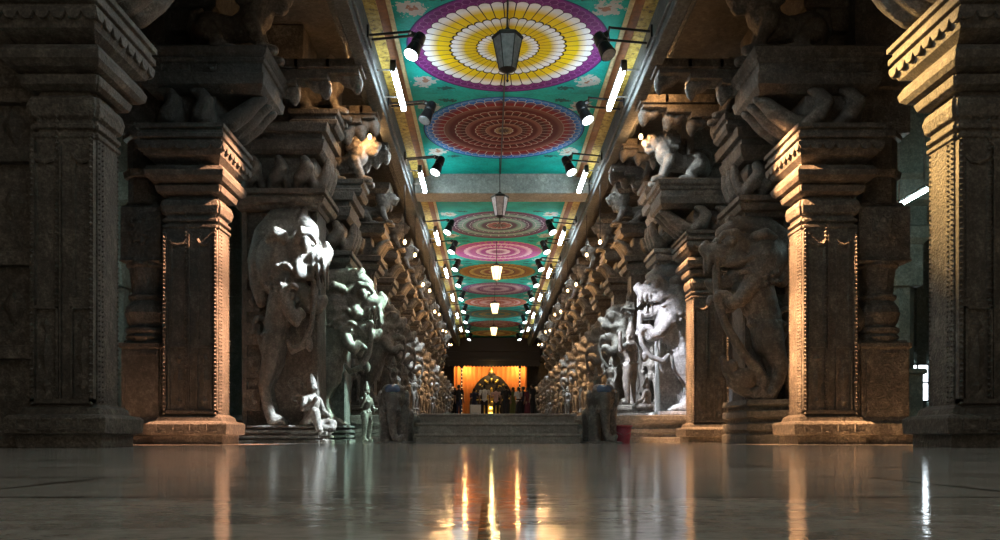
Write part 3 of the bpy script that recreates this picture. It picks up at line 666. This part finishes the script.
# ------------------------------------------------------------------ elephants and bucket
c = Clay()
c.ball((0,-.05,.76), (.19,.2,.2)).ball((.075,-.08,.88), .115).ball((-.075,-.08,.88), .115)
for sx in (-1, 1):
    c.ball((sx*.21,.04,.74), (.055,.12,.17), ('Z', sx*.35)).chain([(sx*.1,-.17,.60,.045),(sx*.125,-.28,.54,.035),(sx*.13,-.36,.56,.02)])
    c.chain([(sx*.13,.06,.55,.13),(sx*.13,.02,.25,.11),(sx*.13,.0,.06,.115)]); c.chain([(sx*.14,.72,.5,.14),(sx*.14,.78,.2,.11),(sx*.14,.78,.06,.115)])
    c.ball((sx*.13,-.2,.75), .03)
    for dx in (-.05,0,.05): c.ball((sx*.13+dx,-.1,.035), .032)
c.chain([(0,-.2,.74,.12),(0,-.27,.60,.095),(.0,-.30,.40,.078),(.02,-.29,.2,.066),(.06,-.31,.08,.058),(.13,-.34,.06,.05),(.17,-.34,.12,.04)])
c.ball((0,.42,.58), (.23,.52,.32)).chain([(0,.92,.6,.04),(0,.98,.35,.03)])
ELE = c.mesh('elephant_form', .018, 3); ELE.materials.append(S5)
M_blue_sheen = plain('blue_sheen_stone', (.06,.10,.19), .25)  # wet sheen put into the colour, as a bluish cap over the forehead
for x, lab in ((-1.60, 'small dark stone elephant beside the steps, farther from the red bucket'), (1.91, 'small dark stone elephant at the foot of the steps, next to the red bucket')):
    t = thing('stone_elephant', lab, 'elephant statue', (x, 13.45, 0))
    eb = link('body', ELE, None, t)
    c = Clay(); c.ball((0,-.12,.89), (.15,.12,.1)); o = link('forehead_sheen', c.mesh('sheen_cap', .02, 2), M_blue_sheen, eb); o['label'] = 'bluish wet sheen on the forehead'
    mb = MB(); mb.stack(0, .25, .27, .62, [(0,0),(.02,0),(.035,-.02)]); mb.build('plinth', S5, t, .006)
b = thing('red_bucket', 'small red plastic bucket standing in front of the pale plinth', 'bucket', (2.30, 13.75, 0))
mb = MB(); mb.lathe(0, 0, [(0,.115),(.02,.12),(.30,.155),(.30,.145),(.03,.11)], 28); mb.build('body', M_red, b, 0, True)
mb = MB(); mb.lathe(0, 0, [(.275,.157),(.28,.168),(.305,.168),(.31,.158),(.305,.148),(.28,.150)], 28); mb.build('rim', M_red, b)
mb = MB(); mb.tube([(.165*math.cos(a), -.03-.10*math.sin(a), .29-.14*math.sin(a)) for a in np.linspace(0, PI, 13)], .005, 6); mb.build('handle', M_steel, b)

# ------------------------------------------------------------------ lamps
def area_light(*a): pass
def spot_light(loc, target, energy, col, angle=70, blend=.6, rad=.06):
    l = bpy.data.lights.new('spot_beam', 'SPOT'); l.energy = energy; l.color = col; l.spot_size = math.radians(angle); l.spot_blend = blend; l.shadow_soft_size = rad
    o = bpy.data.objects.new('spot_beam', l); COL.objects.link(o); o.location = loc
    o.rotation_euler = (Vector(target)-Vector(loc)).to_track_quat('-Z', 'Y').to_euler(); return o
def point_light(loc, energy, col, rad=.04):
    l = bpy.data.lights.new('bulb_light', 'POINT'); l.energy = energy; l.color = col; l.shadow_soft_size = rad
    o = bpy.data.objects.new('bulb_light', l); COL.objects.link(o); o.location = loc; return o
MN = ['yellow','red','grey','magenta','gold','violet','orange','green','crimson','amber']
def near_m(d):
    i = min(range(10), key=lambda j: abs(CEN[j]-d)); return MN[i], ('nearer side' if d < CEN[i] else 'far side')
# twin-bar arms with a spotlight
def spot_fixture(label, s, d, lit, warm=False):
    t = thing('spotlight', label, 'spotlight', (CX+s*2.07, d, 6.0), 0 if s > 0 else PI, 'black spotlights on arms along the painted ceiling')
    # built for the right side: arms run towards -x
    mb = MB(); mb.tube([(0,-.12,0),(-.62,-.12,.06)], .018, 6); mb.tube([(0,.12,-.05),(-.62,.12,.0)], .018, 6); mb.tube([(-.62,-.14,.06),(-.62,.14,.0)], .018, 6); mb.box(-.03,.0,-.17,.17,-.1,.08)
    mb.build('arm', M_black, t)
    mb = MB(); mb.tube([(-.62,0,.03),(-.70,0,.0),(-.74,0,-.08)], .045, 8); mb.tube([(-.74,-.13,-.06),(-.74,.13,-.06)], .02, 6); mb.build('yoke', M_black, t)
    yv = -1 if s > 0 else 1
    ax = Vector((.34, .34*yv, -.88)).normalized(); p0 = Vector((-.78, 0, .02)); 
    pr = [(0,.04),(.03,.08),(.18,.095),(.21,.075),(.24,.09),(.40,.115),(.42,.12)]
    mb = MB(); mb.tube([p0 + ax*a for a, r in pr], [r for a, r in pr], 18); hs_ = mb.build('housing', M_black, t, .004)
    mb = MB(); mb.tube([p0 + ax*.418, p0 + ax*.428], [.105, .10], 18); mb.build('lens', M_lens if lit else M_lens_off, hs_)
    c_ = p0 + ax*.55
    w = (CX+s*2.07 + (c_.x if s > 0 else -c_.x), d + (c_.y if s > 0 else -c_.y), 6.0 + c_.z)
    return w
SP = [11.75, 14.15, 16.9, 21.8, 24.1, 26.6, 29.4, 32.3, 35.5, 38.7, 42.0, 45.5]
WARM = (1.0, .52, .24); COOL = (.78, .92, 1.0); GOLD = (1.0, .60, .20); ORNG = (1.0, .46, .24)
for k, d in enumerate(SP):
    for s in (-1, 1):
        mname, sd = near_m(d)
        lit = not ((k == 0 and s > 0) or (k == 1 and s < 0))
        lab = 'black spotlight by the %s mandala, %s, %s' % (mname, sd, 'same side as bucket' if s > 0 else 'far from the bucket')
        w = spot_fixture(lab, s, d, lit)
        if k == 0 and s > 0:
            for zt, e in ((.7,9000), (2.2,8000), (3.7,10000)): spot_light((w[0], 11.345, w[2]), (4.5, 11.44, zt), e, WARM, 24, .6)
            spot_light((w[0], 11.10, w[2]), (4.6, 8.3, 3.4), 5000, GOLD, 34, .9)
        if k == 0 and s < 0:
            for zt, e in ((.6,8500), (2.0,7000), (3.5,7000)): spot_light((w[0], 11.35, w[2]), (-3.9, 11.44, zt), e, ORNG, 25, .6)
        if k == 1 and s > 0:
            for zt in (.5, 2.2): spot_light((w[0], 14.65, w[2]), (3.8, 14.72, zt), 6000, WARM, 26, .5)
            spot_light((w[0], 13.9, w[2]), (-2.9, 12.95, 3.3), 34000, COOL, 11.5, .5)
            spot_light((w[0], 13.9, w[2]), (-2.85, 13.0, .5), 17000, COOL, 10, .5)
        if k == 1 and s < 0:
            spot_light(w, (3.3, 14.85, 5.15), 3000, COOL, 13, .6)
            spot_light(w, (3.3, 16.4, 1.7), 8000, (.86,.88,1.0), 24)
        if k == 2 and s > 0:
            spot_light(w, (-2.75, 15.0, 5.2), 2500, COOL, 13, .6)
            spot_light((w[0],w[1]-1.2,w[2]), (-2.2, 14.9, 2.7), 15000, (.66,1.0,.86), 16, .4)
            spot_light((w[0],w[1]-1.2,w[2]), (-2.3, 14.8, .6), 9000, (.66,1.0,.86), 12, .4)
        if k >= 2 and k < 11 and (k > 2 or s > 0): spot_light(w, (w[0]+s*.75, w[1]+.25, 1.0), max(700, 3400-330*k), (1.0,.58,.27) if (k + (s > 0)) % 3 else COOL, 46)
# fluorescent tubes on the ledge
TL = [2.7, 7.5, 12.3, 17.05, 22.0, 26.8, 31.6, 36.4, 41.2]  # first two pairs stand out of view, added to brighten the near floor
for k, d in enumerate(TL):
    L = 1.6 if k != 3 else 1.5
    for s in (-1, 1):
        t = thing('tube_lamp', ('glowing white tube lamp on the ledge beside the %s' + (' mandala' if k > 1 else '') + ', %s') % (['plain painted panel, added unseen to brighten the floor','plain teal panel, added unseen to brighten the floor','yellow','red','grey','magenta','gold','orange','green'][k], 'same side as bucket' if s > 0 else 'far from the bucket'), 'tube lamp', (CX+s*1.78, d, 5.80), 0, 'fluorescent tube lamps along the ceiling edges')
        mb = MB(); mb.tube([(0,.05,0),(0,L-.05,0)], .045, 14); mb.build('tube', M_tube, t, 0, True)
        mb = MB(); mb.box(-.035,.035,0,L,.05,.11); mb.box(-.045,.045,0,.05,-.05,.11); mb.box(-.045,.045,L-.05,L,-.05,.11); mb.build('batten', M_steel, t)
        mb = MB(); mb.tube([(0,.3,.09),(s*.30,.3,.09)], .014, 6); mb.tube([(0,L-.3,.09),(s*.30,L-.3,.09)], .014, 6); mb.build('bracket', M_steel, t)
# hanging lanterns
LD = [10.4, 17.75, 25.3, 32.8, 40.2]
LZ = [5.12, 5.25, 5.33, 5.42, 5.46]
LN = ['dark unlit lantern hanging nearest, in front of the yellow mandala', 'grey glass lantern hanging in front of the stone cross beam', 'glowing warm lantern hanging in front of the gold mandala', 'glowing warm lantern hanging in front of the orange mandala', 'smallest glowing warm lantern, hanging closest to the shrine']
for k, (d, z) in enumerate(zip(LD, LZ)):
    t = thing('hanging_lantern', LN[k], 'lantern', (CX-.06, d, z-.24), 0, 'tapered lanterns hanging along the nave')
    g = M_glass_off if k == 0 else M_glass_pale if k == 1 else M_warm
    w = .20
    mb = MB(); mb.lathe(0, 0, [(0,.105),(.40,.185)], 6); mb.build('glass', g, t)
    mb = MB()
    for i in range(6):
        a = 2*PI*i/6; mb.tube([(.107*math.cos(a), .107*math.sin(a), 0), (.187*math.cos(a), .187*math.sin(a), .40)], .008, 5)
    mb.build('frame', M_rod, t)
    mb = MB(); mb.lathe(0, 0, [(.40,.205),(.43,.21),(.46,.16),(.50,.05),(.54,.03)], 6); mb.build('cap', M_rod, t)
    mb = MB(); mb.lathe(0, 0, [(-.16,.008),(-.14,.02),(-.12,.008),(-.05,.015),(-.03,.06),(0,.112)], 12); mb.build('finial', M_rod, t)
    mb = MB(); mb.tube([(0,0,.52),(0,0,CEIL-z+.24)], .010, 6); mb.build('rod', M_rod, t)
    if 2 <= k < 4: point_light((CX-.06, d, z-.55), 40, (1.0,.7,.35), .12)
mb = MB(); mb.tube([(0,11.0,0),(0,18.8,0)], .012, 6); o = mb.build('ceiling_cable', M_rod); o.location = (CX-.03, 0, CEIL-.01); tag(o, 'thin dark cable running along the middle of the painted ceiling', 'cable')
# small warm bulbs among the brackets
bulbs = []
for k, d in enumerate(CD[:10]):
    for s in (-1, 1):
        bulbs.append((CX+s*2.17, d-.12, 4.72 if k % 2 else 4.45, s, 24 if k < 6 else 12, 'corridor pillar'))
for s in (-1, 1):
    bulbs += [(CX+s*2.5, 14.75, 5.65, s, 22, ''), (CX+s*2.55, 13.0, 5.92, s, 20, '')]
for k, (x, d, z, s, e, nm) in enumerate(bulbs):
    side = 'same side as bucket' if s > 0 else 'far from the bucket'
    if k < 20: lab = 'tiny warm bulb by the %s corridor pillar, %s' % (ORD[k//2], side)
    else: lab = 'tiny warm bulb high above the %s rearing beast, %s' % ('rearmost' if (k % 2) == 0 else 'front', side)
    t = thing('wall_bulb', lab, 'bulb', (x, d, z), 0 if s < 0 else PI, 'tiny warm bulbs among the carvings')
    mb = MB(); mb.lathe(0, 0, [(-.05,.01),(-.035,.032),(0,.042),(.03,.03),(.05,.018)], 12); mb.build('bulb', M_bulb, t, 0, True)
    mb = MB(); mb.lathe(0, 0, [(.045,.022),(.1,.022),(.105,.01)], 10); mb.tube([(0,0,.1),(0,0,(5.95 if k < 20 else 6.97)-z)], .008, 6); mb.build('holder', M_black, t)
    point_light((x, d, z-.1), e, (1.0,.52,.20), .03)

# ------------------------------------------------------------------ shrine at the corridor's end
M_or = NT('orange_cloth'); _v = M_or.coord()
mpx = M_or.n('ShaderNodeMapping'); M_or.set(mpx.inputs[0], _v); mpx.inputs['Scale'].default_value = (6,1,.4)
M_or = M_or.fin(M_or.ramp(M_or.noise(mpx.outputs[0], 3, 3), [(.3,(.78,.25,.06)),(.7,(.88,.33,.09))]), .8)
DZ = 1.42
mb = MB(); mb.box(CX-5, CX+5, 45.2, 51.5, .5, DZ); mb.box(CX-5, CX+5, 44.8, 45.2, .5, 1.1); mb.box(CX-5, CX+5, 44.4, 44.8, .5, .8); struct('floor_dais', mb, S1, .01)
mb = MB(); mb.box(CX-5, CX+5, 51.2, 51.5, 0, 6.5); struct('wall_back', mb, S_d)
t = thing('shrine_curtain', 'glowing orange cloth backdrop behind the dark arch at the corridor end', 'curtain', (0, 50.4, DZ))
mb = MB(); n = 60; L0 = [(-2.2+4.6*i/n, .05*math.sin(i*1.7)) for i in range(n+1)]
mb.add([(x,y,0) for x,y in L0]+[(x,y,3.2) for x,y in L0]+[(x,y+.02,0) for x,y in L0]+[(x,y+.02,3.2) for x,y in L0], [(i,i+1,n+2+i,n+1+i) for i in range(n)]+[(2*n+2+i,3*n+3+i,3*n+4+i,2*n+3+i) for i in range(n)])
mb.build('cloth', M_or, t, 0, True)
mb = MB(); mb.tube([(-2.3,.05,3.2),(2.5,.05,3.2)], .03); mb.build('rail', M_dark_wood, t)
t = thing('shrine_canopy', 'dark carved canopy with scalloped fringe above the orange curtain', 'canopy', (.25, 49.3, 4.5))
mb = MB(); mb.box(-2.9,2.9,-.1,.9,.08,.9); mb.box(-3.0,3.0,-.2,.95,.35,.55); mb.box(-2.9,2.9,-.1,.9,.9,1.75); mb.build('beam', M_dark_wood, t, .02)
mb = MB(); mb.scallop((-2.9,-.1,.1),(2.9,-.1,.1), 30, .16, .03, (0,-1,0)); mb.build('fringe', M_dark_wood, t)
for x, lab in ((-1.68, 'slim dark post strung with tiny lamps at the left of the orange curtain'), (1.9, 'slim dark post strung with tiny lamps at the right of the orange curtain')):
    t = thing('shrine_post', lab, 'post', (x, 49.4, DZ))
    mb = MB(); mb.lathe(0,0,[(0,.09),(.1,.09),(.12,.05),(2.9,.045),(2.95,.09),(3.15,.09)],12); mb.build('shaft', M_dark_wood, t)
    mb = MB(); mb.beads((0,-.06,.2),(0,-.06,2.9),.22,.025); mb.build('lamp_string', M_bulb, t)
t = thing('deity_arch', 'dark pointed arch with gilded ornament around the shrine deity', 'arch', (.16, 49.7, DZ)); t.scale = (1.16, 1, 1.0)
def arch_pts(r, zc, ap, n=22):
    return [(r*math.cos(a)*(1-.12*math.sin(a)), zc + ap*math.sin(a)) for a in np.linspace(0, PI, n)]
po, pi_ = arch_pts(1.18,.85,1.75), arch_pts(.86,.85,1.35)
mb = MB()
for y0, y1, A, B, nm in ((0,.16,po,pi_,''),):
    L = [(1.18,0)]+A+[(-1.18,0)]; I = [(.86,0)]+B+[(-.86,0)]
    L[0] = (1.18,0); n = len(L)
    mb.v += [(x,y0,z) for x,z in L]+[(x,y0,z) for x,z in I]+[(x,y1,z) for x,z in L]+[(x,y1,z) for x,z in I]
    for i in range(n-1):
        mb.f += [(i,i+1,n+i+1,n+i),(2*n+i+1,2*n+i,3*n+i,3*n+i+1),(i+1,i,2*n+i,2*n+i+1),(n+i,n+i+1,3*n+i+1,3*n+i)]
mb.lathe(0,.08,[(2.5,.15),(2.62,.2),(2.75,.12),(2.85,.05),(2.95,.02)],12)
af = mb.build('arch_frame', M_dark_wood, t)
mb = MB(); mb.add([(x,.14,z) for x,z in [(.87,0)]+pi_+[(-.87,0)]], [tuple(range(len(pi_)+2))]); mb.build('arch_panel', M_dark_wood, t)
c = Clay()
for i in range(9):
    a = PI*(i+.5)/9; x, z = .98*math.cos(a), .85+1.45*math.sin(a); c.ball((x,-.05,z), (.07,.04,.07)); c.chain([(x*.8,-.03,z-.1,.05),(x*.62,-.03,z-.05,.04),(x*.55,-.03,z-.18,.03)])
c.chain([(0,-.03,2.75,.1),(0,-.03,2.95,.05)])
link('gilded_ornament', c.mesh('ornament', .025, 1), M_gold, af)
t = thing('deity_statue', 'gilded seated deity lit golden inside the dark arch', 'statue', (.16, 49.1, DZ))
mb = MB(); mb.stack(0,.1,.5,.3,[(0,.05),(.15,.05),(.2,-.02),(.5,-.02),(.55,.05),(.65,.05)]); mb.build('pedestal', M_gold, t, .02)
o = place('figure', seated_clay().mesh('deity', .02, 2), t, (0,.1,.63), -PI/2, 1.25); o.data.materials.append(M_gold)
point_light((.16, 49.2, 4.3), 60, (1.0,.75,.3), .1)
point_light((-1.5, 49.9, 4.4), 60, (1.0,.55,.2), .1); point_light((1.8, 49.9, 4.4), 60, (1.0,.55,.2), .1)
point_light((.1, 48.9, 1.9), 22, (1.0,.75,.35), .1)

# people --------------------------------------------------------------------
def person(label, loc, rz, shirt, lower, h=1.68, skirt=False, arms=0, hair_long=False):
    t = thing('person', label, 'person', loc, rz); k = h
    arm = {0: [(0,.135,.79,.036),(.0,.17,.63,.028),(.03,.17,.47,.022),(.04,.17,.42,.024)],
           1: [(0,.135,.79,.036),(.03,.165,.64,.028),(.14,.08,.66,.022),(.18,.03,.70,.024)],
           2: [(0,.135,.79,.036),(.06,.16,.70,.028),(.17,.12,.84,.022),(.18,.09,.90,.024)]}[arms]
    c = Clay()
    for sy in (-1, 1): c.chain([(.09,sy*.06,.015,.018),(0,sy*.06,.025,.026),(0,sy*.06,.06,.025),(0,sy*.062,.27,.034),(0,sy*.055,.48,.055)])
    c.chain([(0,0,.5,.075),(0,0,.6,.068),(0,0,.74,.085),(0,0,.80,.06)]).ball((0,0,.79),(.055,.12,.04)).chain([(0,0,.82,.033),(.01,0,.88,.033)])
    c.ball((.015,0,.925),(.058,.047,.066)).ball((.07,0,.92),(.014,.011,.014)).both(arm)
    for sy in (-1, 1):
        c.ball((.01,sy*.048,.925),(.012,.008,.018))
        hx_, hy_, hz_ = arm[-1][:3]
        for q in range(4): c.chain([(hx_,sy*(hy_+.012-q*.008),hz_,.0085),(hx_+.02,sy*(hy_+.014-q*.009),hz_-.035,.007)])
        c.chain([(hx_,sy*(hy_-.015),hz_,.008),(hx_+.022,sy*(hy_-.028),hz_-.012,.007)])
    o = link('body', c.mesh('body', .0095, 1, scale=k), M_skin, t)
    c = Clay(); c.ball((-.012,0,.945),(.062,.054,.06))
    if hair_long: c.chain([(-.045,0,.92,.035),(-.06,0,.84,.025),(-.085,0,.70,.014)])
    else: c.ball((-.035,0,.915),(.035,.045,.05))
    link('hair', c.mesh('hair', .012, 1, scale=k), M_hair, t)
    c = Clay(); c.chain([(0,0,.50,.085),(0,0,.6,.08),(0,0,.74,.097),(0,0,.79,.07)]).ball((0,0,.785),(.065,.132,.047)).ball((0,0,.5),(.085,.115,.05))
    c.both([arm[0][:3]+(.047,), tuple(np.array(arm[0][:3])*.35+np.array(arm[1][:3])*.65)+(.042,)])
    link('shirt', c.mesh('shirt', .012, 1, scale=k), shirt, t)
    c = Clay()
    if skirt: c.chain([(0,0,.53,.09),(0,0,.4,.105),(0,0,.2,.115),(0,0,.06,.13)])
    else:
        c.ball((0,0,.5),(.08,.112,.06))
        for sy in (-1, 1): c.chain([(0,sy*.05,.49,.066),(0,sy*.062,.28,.048),(0,sy*.062,.06,.042)])
    link('skirt' if skirt else 'trousers', c.mesh('lower', .012, 1, scale=k), lower, t)
    return t
def cloth(n, c): return plain(n, c, .8, 0, .15, 8)
C_w, C_p, C_k, C_b, C_g, C_m = cloth('white_cotton',(.6,.58,.55)), cloth('pink_cotton',(.55,.36,.33)), cloth('black_cotton',(.015,.014,.016)), cloth('navy_cotton',(.02,.025,.06)), cloth('green_silk',(.10,.12,.03)), cloth('maroon_silk',(.12,.02,.03))
Zp = DZ
U = PI/2
for lab, px, d, rz, sh, lo, h, sk, ar, hl in (
    ('person in a long white shirt and dark trousers standing in front of the shrine arch', 484.5, 47.0, U, C_w, C_k, 1.78, False, 0, False),
    ('person in a pale pink top beside the white shirt, facing the shrine', 496.0, 47.2, U, C_p, C_k, 1.66, False, 1, False),
    ('person in dark blue bending towards the grey metal box', 474.5, 47.6, U-.3, C_b, C_b, 1.62, False, 1, False),
    ('person in black standing just past the pink top', 506.0, 46.6, U+.3, C_k, C_k, 1.72, False, 0, False),
    ('person in a green and gold sari raising an arm near the shrine', 513.0, 47.4, U+.6, C_g, C_g, 1.66, True, 2, True),
    ('person in white top and dark skirt at the inner end of the waiting row', 518.5, 46.8, U+.7, C_w, C_k, 1.64, True, 1, True),
    ('person in a dark shirt in the middle of the waiting row beside the corridor pillars', 523.0, 47.35, U+.9, C_b, C_k, 1.70, False, 0, False),
    ('person in a maroon sari in the waiting row beside the corridor pillars', 527.5, 46.6, U+1.0, C_m, C_m, 1.60, True, 0, True),
    ('person in black at the outer end of the waiting row beside the corridor pillars', 532.5, 45.6, U+1.1, C_k, C_k, 1.72, False, 0, False),
    ('person in a dark jacket and grey trousers alone on the side away from the bucket', 459.0, 46.4, U-.6, C_k, C_b, 1.74, False, 0, False),
    ('person in navy at the outer edge of the curtain, next to the dark jacket', 454.5, 47.6, U-.8, C_b, C_k, 1.66, False, 0, False)):
    person(lab, ((px-489)*d/800, d, Zp), rz, sh, lo, h, sk, ar, hl)
t = thing('donation_box', 'grey metal box standing on the dais in front of the person in dark blue', 'box', ((475.5-489)*46/800, 46.0, DZ))
mb = MB(); mb.box(-.3,.3,-.2,.2,.06,.50); mb.build('body', M_steel, t, .01)
mb = MB(); mb.box(-.32,.32,-.22,.22,.50,.56); mb.box(-.12,.12,-.02,.02,.555,.565); mb.build('lid', M_steel, t, .008)
for x in (-.24,.24):
    for y in (-.15,.15):
        mb = MB(); mb.box(x-.03,x+.03,y-.03,y+.03,0,.07); mb.build('foot', M_black, t)

# ------------------------------------------------------------------ side aisles behind the near pillars
M_tealwall = stone('aisle_plaster', (.16,.22,.20), (.26,.34,.31), (.36,.44,.41), .2, 3)
for s, nm in ((-1,'wall_rear_left'), (1,'wall_rear_right')):
    mb = MB(); x0, x1 = sorted((CX+s*5.3, CX+s*11)); mb.box(x0, x1, 19.9, 20.2, 0, 7.0)
    for z in (.6, 2.2, 3.6, 4.8): mb.box(x0, x1, 19.8, 20.0, z, z+.14)
    for j in range(5):
        xx = x0 + .5 + j*1.15; mb.box(xx-.12, xx+.12, 19.78, 20.0, 0, 7.0)
    struct(nm, mb, M_tealwall, .01)
mb = MB(); mb.box(-.42,.42,0,.05,0,.9); o = mb.build('window_1', emit('window_glow', (.82,.93,1.0), 7)); o['kind'] = 'structure'; o.location = (10.70, 19.74, 1.0)
mb = MB()
for x in (-.42,-.14,.14,.42): mb.box(x-.02,x+.02,-.05,.06,0,.9)
for z in (0,.45,.9): mb.box(-.44,.44,-.05,.06,z-.02,z+.02)
o2 = mb.build('window_frame', M_black, o)
for s in (-1, 1):
    x = 7.95 if s > 0 else -7.35; d = 15.6
    t = thing('aisle_pillar', 'plain pale side-aisle pillar glimpsed through the gap %s' % ('beside the lit window' if s > 0 else 'beside the shaded brown pillar'), 'pillar', (x, d, 0))
    mb = MB(); mb.stack(0,0,.34,.34,[(0,.1),(.3,.1),(.35,0),(1.3,0),(1.32,.05),(1.4,.05),(1.42,0)]); mb.build('base', M_tealwall, t, .012)
    mb = MB(); mb.lathe(0,0,[(1.4,.3),(3.0,.3)],8,PI/8); mb.stack(0,0,.34,.34,[(3.0,0),(3.8,0)]); mb.build('shaft', M_tealwall, t, .012)
    mb = MB(); mb.stack(0,0,.34,.34,[(3.8,0),(3.9,.1),(4.1,.14),(4.15,.05),(4.5,.05),(4.55,.3),(4.9,.4),(4.95,.6),(6.93,.7)]); mb.build('capital', M_tealwall, t, .012)
    t = thing('hanging_tube_lamp', 'slanting white tube lamp in the side aisle %s' % ('seen between the two orange-edged pillars' if s > 0 else 'hidden behind the shaded brown pillar'), 'tube lamp', (7.10 if s > 0 else -6.6, 12.95, 4.12), 0)
    mb = MB(); mb.tube([(0,.03,0),(0,1.0,0)], .03, 12); mb.build('tube', emit('aisle_tube_glow', (.75,1.0,.95), 60), t, 0, True)
    mb = MB(); mb.tube([(0,0,.06),(0,1.03,.06)], .03, 6); mb.tube([(0,.1,.06),(0,.1,2.83)], .01, 6); mb.tube([(0,.9,.06),(0,.9,2.83)], .01, 6); mb.build('batten', M_steel, t)

# ------------------------------------------------------------------ world, camera, view
w = bpy.data.worlds.new('ambient_fill'); sc.world = w; w.use_nodes = True  # uniform warm ambient, added as fill for pillar fronts and near floor
bg = w.node_tree.nodes['Background']; bg.inputs[0].default_value = (.66,.54,.40,1); bg.inputs[1].default_value = .42
cam = bpy.data.cameras.new('camera'); co = bpy.data.objects.new('camera', cam); COL.objects.link(co)
co.location = (0, 0, H); co.rotation_euler = (PI/2, 0, 0)
cam.sensor_width = 36; cam.lens = 800*36/1000; cam.shift_x = .011; cam.shift_y = .1675; cam.clip_end = 200; cam.clip_start = .02
sc.camera = co
sc.view_settings.view_transform = 'Standard'; sc.view_settings.look = 'None'; sc.view_settings.gamma = 1; sc.view_settings.use_curve_mapping = False
sc.view_settings.exposure = 0.25
sc.cycles.use_denoising = True
sc.cycles.max_bounces = 6
